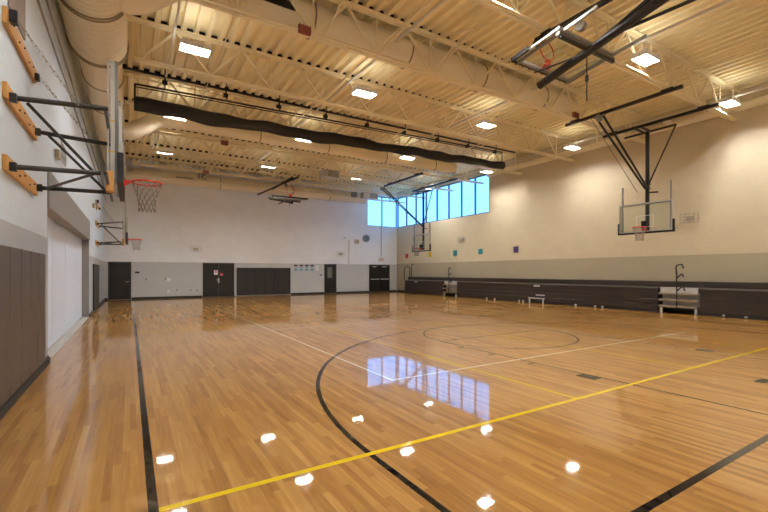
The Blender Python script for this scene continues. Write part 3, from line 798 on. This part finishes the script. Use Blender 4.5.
# wall-mounted hoops, left wall
def wall_hoop(yc, label):
    z0 = 2.92; xb = -.12
    o = thing('wall_mounted_hoop', (XL, yc, 2.6), label, 'basketball hoop', 'side hoops')
    board_parts(o, lambda u, n_, z: Vector((xb+n_, yc+u, z0+z)))
    ya, yb = yc-1.98, yc+.0
    for zz, y0, y1, nm in ((4.39, yc-2.07, yc-.34, 0), (3.56, yc-2.07, yc-.32, 0), (2.76, yc-2.07, yc-.27, 0)):
        m = MB(); m.bev(XL+.001, XL+.045, y0, y1, zz-.09, zz+.09, .005); m.build('mounting_plank', M['wood'], o)
        for q in range(5):
            m = MB(); yy = y0+.3+q*(y1-y0-.6)/4; m.tube([(XL+.045, yy, zz+.03*(-1)**q), (XL+.058, yy, zz+.03*(-1)**q)], .012, 8); m.build('bolt', M['black_steel'], o)
    yn, yf = yc-1.95, yc-.45; un, uf = yc-1.55, yc+.1
    def arm(nm, p, q, r=.03):
        m = MB(); m.tube([p, q], r, 10); m.bev(p[0]-.04 if p[0] < -1 else p[0]-.03, p[0]+.03, p[1]-.035, p[1]+.035, p[2]-.05, p[2]+.05, .008)
        m.build(nm, M['black_steel'], o)
    A = [((XL+.08, yn, 3.52), (-.25, yn+.3, 3.68)), ((XL+.08, yf-.03, 3.56), (-.25, yf-.1, 3.5)),
         ((XL+.08, yn, 2.74), (-.33, yn+.3, 2.83)), ((XL+.08, yf+.1, 2.78), (-.27, yf+.1, 2.8))]
    for p, q in A: arm('outrigger_arm', p, q)
    for p, q in (((-1.02, yn+.1, 3.52), (-.4, yn+.3, 2.84)), ((-1.02, yf, 3.55), (-.3, yf+.1, 2.8)), ((-1.05, yf+.1, 2.78), (-.36, yn+.35, 2.84))):
        m = MB(); m.tube([p, q], .02, 8); m.build('diagonal_brace', M['black_steel'], o)
    for zz, q in ((3.66, yn+.25), (2.83, yn+.25)):
        m = MB(); m.tube([(-.27, q, zz), (-.27, yc+.75, zz)], .022, 8); m.build('carrier_tube', M['black_steel'], o)
    for a, b in ((-.282, -.262), (-.243, -.193)):
        m = MB(); m.box(a, b, yc-.9, yc-.85, 2.9, 4.62); m.k = 1; m.box(a-.001, b+.001, yc-.901, yc-.85, 3.75, 3.775); m.box(a-.001, b+.001, yc-.901, yc-.85, 3.3, 3.325)
        m.build('height_adjuster', [M['silver'], M['yel']], o)
    m = MB(); m.box(-.282, -.193, yc-.9, yc-.85, 4.62, 4.645); m.build('adjuster_cap', M['silver'], o)
    m = MB(); m.bev(-.3, -.2, yc-.95, yc-.8, 2.72, 3.02, .008); m.build('wood_block', M['wood'], o)
    # chains
    def chain(p, q):
        m = MB(); p = Vector(p); q = Vector(q); n_ = int((q-p).length/.055); dd = (q-p)/n_; a, b = m.frame(dd)
        for i in range(n_):
            c0 = p+dd*i; c1 = c0+dd*1.15; s = a if i % 2 else b
            for g in (-1, 1): m.bar(c0+s*.011*g, c1+s*.011*g, .006, .006)
            m.bar(c0-s*.011, c0+s*.011, .006, .006); m.bar(c1-s*.011, c1+s*.011, .006, .006)
        m.build('chain', M['grey_steel'], o)
    chain((XL+.1, yn-.0, 4.42), (-.55, yn+.15, 3.62)); chain((XL+.1, yf-.05, 4.33), (-.5, yf-.05, 3.55))
    m = MB(); m.bev(XL+.045, XL+.12, yn-.05, yn+.05, 4.36, 4.5, .008); m.build('chain_bracket', M['black_steel'], o); m = MB(); m.bev(XL+.045, XL+.1, yf-.1, yf-.02, 4.28, 4.38, .008); m.build('chain_bracket', M['black_steel'], o)
    return o
wall_hoop(8.12, 'near glass backboard on black arms bolted to left wall')
wall_hoop(22.4, 'far small backboard on black arms bolted to left wall')

# ceiling-suspended hoops, right side
def hung_hoop(yc, xb, z0, rails, label):
    o = thing('ceiling_hung_hoop', (xb, yc, 6.75), label, 'basketball hoop', 'side hoops')
    board_parts(o, lambda u, n_, z: Vector((xb-n_, yc-u, z0+z)))
    (x1, ya, yb_), (x2, yc_, yd) = rails
    zr = 6.74
    for (x, p, q) in rails:
        m = MB(); m.bar((x, p, zr), (x, q, zr), .09, .09)
        for yy in truss_y:
            if p-.1 < yy < q+.1: m.bev(x-.08, x+.08, yy-.16, yy+.16, zr+.045, zr+.072, .008)
        m.build('ceiling_rail', M['black_steel'], o)
    xm = xb+.18
    m = MB(); m.tube([(xm, yc, 6.72), (xm, yc, z0-.02)], .068, 16)
    for zz in (z0+1.9, z0+1.75, z0+1.6): m.ring((xm, yc, zz), .085, .02, 'z', 16, 6)
    m.build('mast', M['black_steel'], o)
    m = MB(); m.bar((xm, yc-.94, 6.7), (xm, yc+.82, 6.7), .07, .06)
    m.bar((x2, yc-.1, zr), (xm, yc-.1, 6.7), .06, .06); m.bar((x2, yc+.1, zr), (xm, yc+.1, 6.7), .06, .06); m.build('hinge_crossbar', M['black_steel'], o)
    for s in (-.92, ):
        m = MB(); m.tube([(xm, yc+s, 6.68), (xm, yc-.05, z0+1.77)], .028, 8); m.build('side_brace', M['black_steel'], o)
    for s in (-1, 1):
        m = MB(); m.tube([(x1, yc+s*.12, zr-.05), (xm-.08, yc+s*.04, z0+1.6)], .036, 8); m.build('front_brace', M['black_steel'], o)
    m = MB(); m.tube([(x1+.05, yc+.3, zr-.05), (xm-.1, yc+.3, z0+1.5)], .008, 5); m.build('lift_cable', M['black_steel'], o)
    m = MB(); m.tube([(x1, yc-.05, zr-.12), (x1, yc+.05, zr-.12)], .12, 16); m.bev(x1-.05, x1+.05, yc-.2, yc+.2, zr-.09, zr-.045, .01); m.build('pulley', M['grey_steel'], o)
    m = MB(); m.bev(xm-.12, xb-.05, yc-.1, yc+.1, z0+.1, z0+.4, .01); m.build('board_mount', M['black_steel'], o); m = MB(); m.bar((xm, yc-.06, z0+1.45), (xm, yc-.36, z0+1.42), .05, .05); m.build('adjuster_crank', M['black_steel'], o)
    return o
hung_hoop(7.83, 16.05, 3.02, ((13.15, 5.42, 9.05), (15.5, 5.42, 9.05)), 'near glass backboard hanging from the ceiling before the right wall')
hung_hoop(21.45, 16.05, 2.93, ((13.1, 17.4, 21.2), (15.5, 17.4, 21.6)), 'far glass backboard hanging from the ceiling before the corner windows')

# main-court hoops folded up to the roof
def folded_hoop(xc, yb0, zb0, s, label, long=5.3, cord=.95):
    o = thing('folded_hoop', (xc, yb0, 6.7), label, 'basketball hoop', 'main court hoops folded up under the roof')
    th = math.radians(7.5)
    up = Vector((0, -s*math.cos(th), math.sin(th))); nn = Vector((0, s*math.sin(th), math.cos(th)))
    org = Vector((xc, yb0, zb0))
    def T(u, n_, z): return org+Vector((u, 0, 0))+nn*n_+up*z
    board_parts(o, T, net=False)
    m = MB(); m.tube([(xc, yb0+s*.1, zb0-.3), (xc, yb0-s*long, zb0-.3+.209*(long+.1))], .085, 14); m.build('mast', M['black_steel'], o)
    m = MB(); m.tube([(xc+.12, yb0-s*1.2, zb0+.12), (xc+.02, yb0-s*(3 if s > 0 else 1.6), zb0-.04), (xc-.1, yb0-s*(long-.6 if s > 0 else 2), zb0-.1)], .032, 10); m.build('boom', M['black_steel'], o)
    m = MB(); m.tube([T(-.05, -.2, 1.15), (xc, yb0-s*3.3, 6.72)], .045, 8)
    if s > 0: m.build('fold_brace', M['black_steel'], o)
    m = MB(); m.tube([T(-.3, -.13, .0), T(-.1, -.2, .75)], .02, 8); m.tube([T(.3, -.13, .0), T(.1, -.2, .75)], .02, 8); m.build('board_brace', M['black_steel'], o)
    m = MB(); m.tube([T(-.92, -.1, 1.02), T(.92, -.1, 1.02)], .05, 8); m.build('support_bar', M['bleach_top'], o)
    m = MB()
    for u in (-.25, .12): pass
    a = T(-.5, -.14, 1.0); b_ = T(.5, -.14, 1.0); m.bar(T(-.9, -.17, 1.04), T(.9, -.17, 1.04), .06, .05); m.build('mount_bar', M['black_steel'], o)
    for dx in (.0, ):
        m = MB(); m.bar((xc+dx, yb0+s*.2, 6.745), (xc+dx, yb0-s*3.6, 6.745), .08, .09)
        for yy in truss_y:
            if min(yb0+s*.55, yb0-s*3.6)-.05 < yy < max(yb0+s*.55, yb0-s*3.6)+.05: m.box(xc+dx-.06, xc+dx+.06, yy-.12, yy+.12, 6.79, 6.812)
        m.build('ceiling_rail', M['black_steel'], o)
    m = MB(); m.bev(xc-.1, xc+.1, yb0+s*.1-.1, yb0+s*.1+.1, 6.6, 6.7, .01); m.build('rail_trolley', M['black_steel'], o)
    m = MB(); m.tube([(xc-.06, yb0-s*.9, 6.52), (xc+.05, yb0-s*.9, 6.52)], .1, 18); m.tube([(xc, yb0-s*.9, 6.52), (xc, yb0-s*.9, 6.7)], .015, 6); m.build('winch_drum', M['grey_steel'], o)
    m = MB(); q = (xc+.2, yb0-s*.9); m.tube([(q[0], q[1], zb0+.1), (q[0], q[1], zb0-cord)], .012, 6); m.tube([(q[0], q[1], zb0-cord*.45), (q[0], q[1], zb0-cord*.58)], .035, 8); m.build('pull_cord', M['black_steel'], o)
    if s < 0:
        m = MB(); m.bar((6.75, 25.9, 6.35), (xc+.1, 21.3, 6.66), .07, .07); m.build('fold_boom', M['black_steel'], o)
    return o
folded_hoop(7.76, 5.9, 6.0, 1, 'large glass hoop folded up overhead, near the viewer')
folded_hoop(7.6, 22.1, 5.68, -1, 'small dark hoop folded up beneath the far roof', 4.0, .35)

# ------------------------------------------------------------------ bleachers, right wall (closed)
XF = 17.25
def bank(y0, y1, label, guard=False):
    o = thing('bleacher_bank', (XF, (y0+y1)/2, 0), label, 'bleachers', 'closed bleacher banks')
    m = MB(); m.box(XF+.05, XR-.02, y0, y1, .0, .11); m.build('skirt', M['bleach_base'], o)
    for i in range(4):
        z = .12+i*.205; m = MB(); m.bev(XF+.01*i, XF+.06, y0+.005, y1-.005, z, z+.182, .006); m.build('riser_board', M['bleach'], o)
    m = MB(); m.box(XF+.06, XR-.03, y0+.01, y1-.01, .11, .92); m.build('understructure', M['bleach_base'], o)
    m = MB(); m.box(XF+.01, XR-.02, y0, y1, .935, .965); m.build('top_deck', M['bleach_top'], o)
    y0 = y0-(1.35 if y0 > YF+1 else 0)
    m = MB(); m.bev(XF+.3, XF+.36, y0, y1, .985, 1.2, .01); m.bev(XF+.36, XR-.02, y0, y1, 1.14, 1.2, .01); m.build('back_row_board', M['bleach'], o)
    return o
ba = bank(20.75, 25.1, 'closed dark bleacher bank nearest the back corner')
bb = bank(7.97, 19.4, 'long middle closed dark bleacher bank between two aisles')
bc = bank(YF+.05, 6.6, 'closed dark bleacher bank nearest the viewer at the right edge')
for yy in (18.25, 11.9, 10.9):
    m = MB(); m.box(XF-.012, XF+.002, yy-.02, yy+.02, .15, .5); m.build('latch_slot', M['base'], bb)
for yy in (16.9, 16.3, 14.6, 11.4, 10.47, 10.15, 14.35):
    m = MB(); m.bev(XF+.02, XF+.05, yy-.05, yy+.05, .02, .09, .005); m.build('roller_bracket', M['steel_step'], bb)
for yy in (5.9, 5.3):
    m = MB(); m.bev(XF+.02, XF+.05, yy-.04, yy+.04, .03, .09, .005); m.build('roller_bracket', M['steel_step'], bc)
for (xg, yy, zt) in ((XF+.02, 25.16, 1.95), (XF+.55, 25.0, 2.15)):
    m = MB(); m.tube(curve([(xg, yy, .92), (xg, yy, zt), (xg+.5, yy, zt), (xg+.5, yy, .92)], 3), .03, 8); m.build('end_guard_rail', M['black_steel'], ba)
m = MB(); m.bev(XF-.02, XF, 23.5, 23.8, .82, .9, .004); m.build('number_plate', M['steel_step'], ba)
m = MB(); m.bev(XF-.02, XF, 13.3, 13.65, .82, .9, .004); m.build('number_plate', M['steel_step'], bb)
def aisle(y0, y1, label, rail_label):
    o = thing('aisle_steps', (XF, (y0+y1)/2, 0), label, 'steps', 'bleacher aisle steps')
    for i in range(3):
        z = .22+i*.24
        m = MB(); m.bev(XF-.01, XF+.32, y0+.03, y1-.03, z, z+.075, .008); m.build('tread', M['step_edge'], o)
        if i < 2:
            m = MB(); m.box(XF+.27, XF+.29, y0+.05, y1-.05, z+.076, z+.235); m.build('riser', M['steel_step'], o)
    m = MB(); m.box(XF+.55, XR-.03, y0+.02, y1-.02, .1, .93); m.build('understructure', M['bleach_base'], o)
    m = MB(); m.box(XF+.1, XF+.12, y0+.05, y1-.05, .78, .95); m.box(XF+.1, XR-.03, y0+.03, y1-.03, .95, .965); m.build('upper_panel', M['steel_step'], o)
    for yy in (y0+.1, y1-.1):
        m = MB(); m.bev(XF+.03, XF+.1, yy-.04, yy+.04, 0, .2, .006); m.build('leg', M['steel_step'], o)
    ym = (y0+y1)/2
    r = thing('aisle_handrail', (XF+.12, ym, .2), rail_label, 'handrail', 'aisle handrails')
    X0 = XF-.05
    m = MB(); m.tube([(X0, ym, .24), (X0, ym, 1.45)], .024, 8); m.tube(curve([(X0, ym, 1.44), (X0, ym+.03, 1.8), (X0, ym-.18, 1.84), (X0, ym-.22, 1.68)], 5), .028, 8)
    m.build('post', M['black_steel'], r)
    m = MB(); m.tube(curve([(X0, ym, 1.32), (X0, ym-.17, 1.5), (X0, ym-.22, 1.36)], 5), .026, 8); m.build('hand_loop', M['black_steel'], r)
    m = MB(); m.tube(curve([(X0, ym, .84), (X0, ym-.2, 1.04), (X0, ym-.26, .86)], 5), .026, 8)
    m.build('hand_loop', M['black_steel'], r)
aisle(19.42, 20.73, 'pale metal aisle steps between the bleachers, at the far end', 'black looped handrail on the far aisle steps')
aisle(6.62, 7.95, 'pale metal aisle steps between the bleachers, nearer the viewer', 'black looped handrail on the nearer aisle steps')
o = thing('folding_step', (XF-.15, 13.45, 0), 'low pale folding step standing against the middle bleachers', 'step')
m = MB(); m.bev(XF-.12, XF-.01, 13.0, 13.9, .22, .27, .006); m.build('tread', M['steel_step'], o)
m = MB(); m.box(XF-.025, XF-.01, 13.0, 13.9, .27, .38); m.build('back_plate', M['bleach_base'], o)
m = MB(); m.bev(XF-.12, XF-.01, 13.0, 13.45, .38, .43, .006); m.build('upper_tread', M['steel_step'], o)
for yy in (13.05, 13.85):
    m = MB(); m.box(XF-.11, XF-.06, yy-.025, yy+.025, 0, .22); m.build('leg', M['steel_step'], o)

# ------------------------------------------------------------------ world, camera, view
wd = bpy.data.worlds.new('sky'); S.world = wd; wd.use_nodes = True
nt = wd.node_tree; N = nt.nodes; L = nt.links; bg = N['Background']
tc = N.new('ShaderNodeTexCoord'); sp = N.new('ShaderNodeSeparateXYZ'); L.new(tc.outputs['Generated'], sp.inputs[0])
rp = N.new('ShaderNodeValToRGB'); e = rp.color_ramp.elements
e[0].position = 0.0; e[0].color = (.46, 1.3, 2.9, 1); e[1].position = .6; e[1].color = (.4, 1.15, 2.7, 1)
L.new(sp.outputs['Z'], rp.inputs[0]); L.new(rp.outputs[0], bg.inputs[0]); bg.inputs[1].default_value = 1.0

cam = bpy.data.cameras.new('camera'); co = bpy.data.objects.new('camera', cam); COL.objects.link(co)
cam.sensor_width = 36; cam.lens = 36*412/768; cam.shift_y = 16/768; cam.clip_end = 200; cam.clip_start = .05
co.location = (0, 0, 1.55); co.rotation_euler = (PI/2, 0, -math.atan(254/412))
S.camera = co
S.view_settings.view_transform = 'Standard'; S.view_settings.look = 'None'; S.view_settings.gamma = 1; S.view_settings.use_curve_mapping = False
S.view_settings.exposure = 0.32
S.cycles.max_bounces = 8; S.cycles.diffuse_bounces = 5; S.cycles.glossy_bounces = 4; S.cycles.transparent_max_bounces = 12
S.cycles.sample_clamp_indirect = 8; S.cycles.use_denoising = True; S.cycles.denoising_input_passes = 'RGB_ALBEDO_NORMAL'; S.cycles.denoising_prefilter = 'ACCURATE'
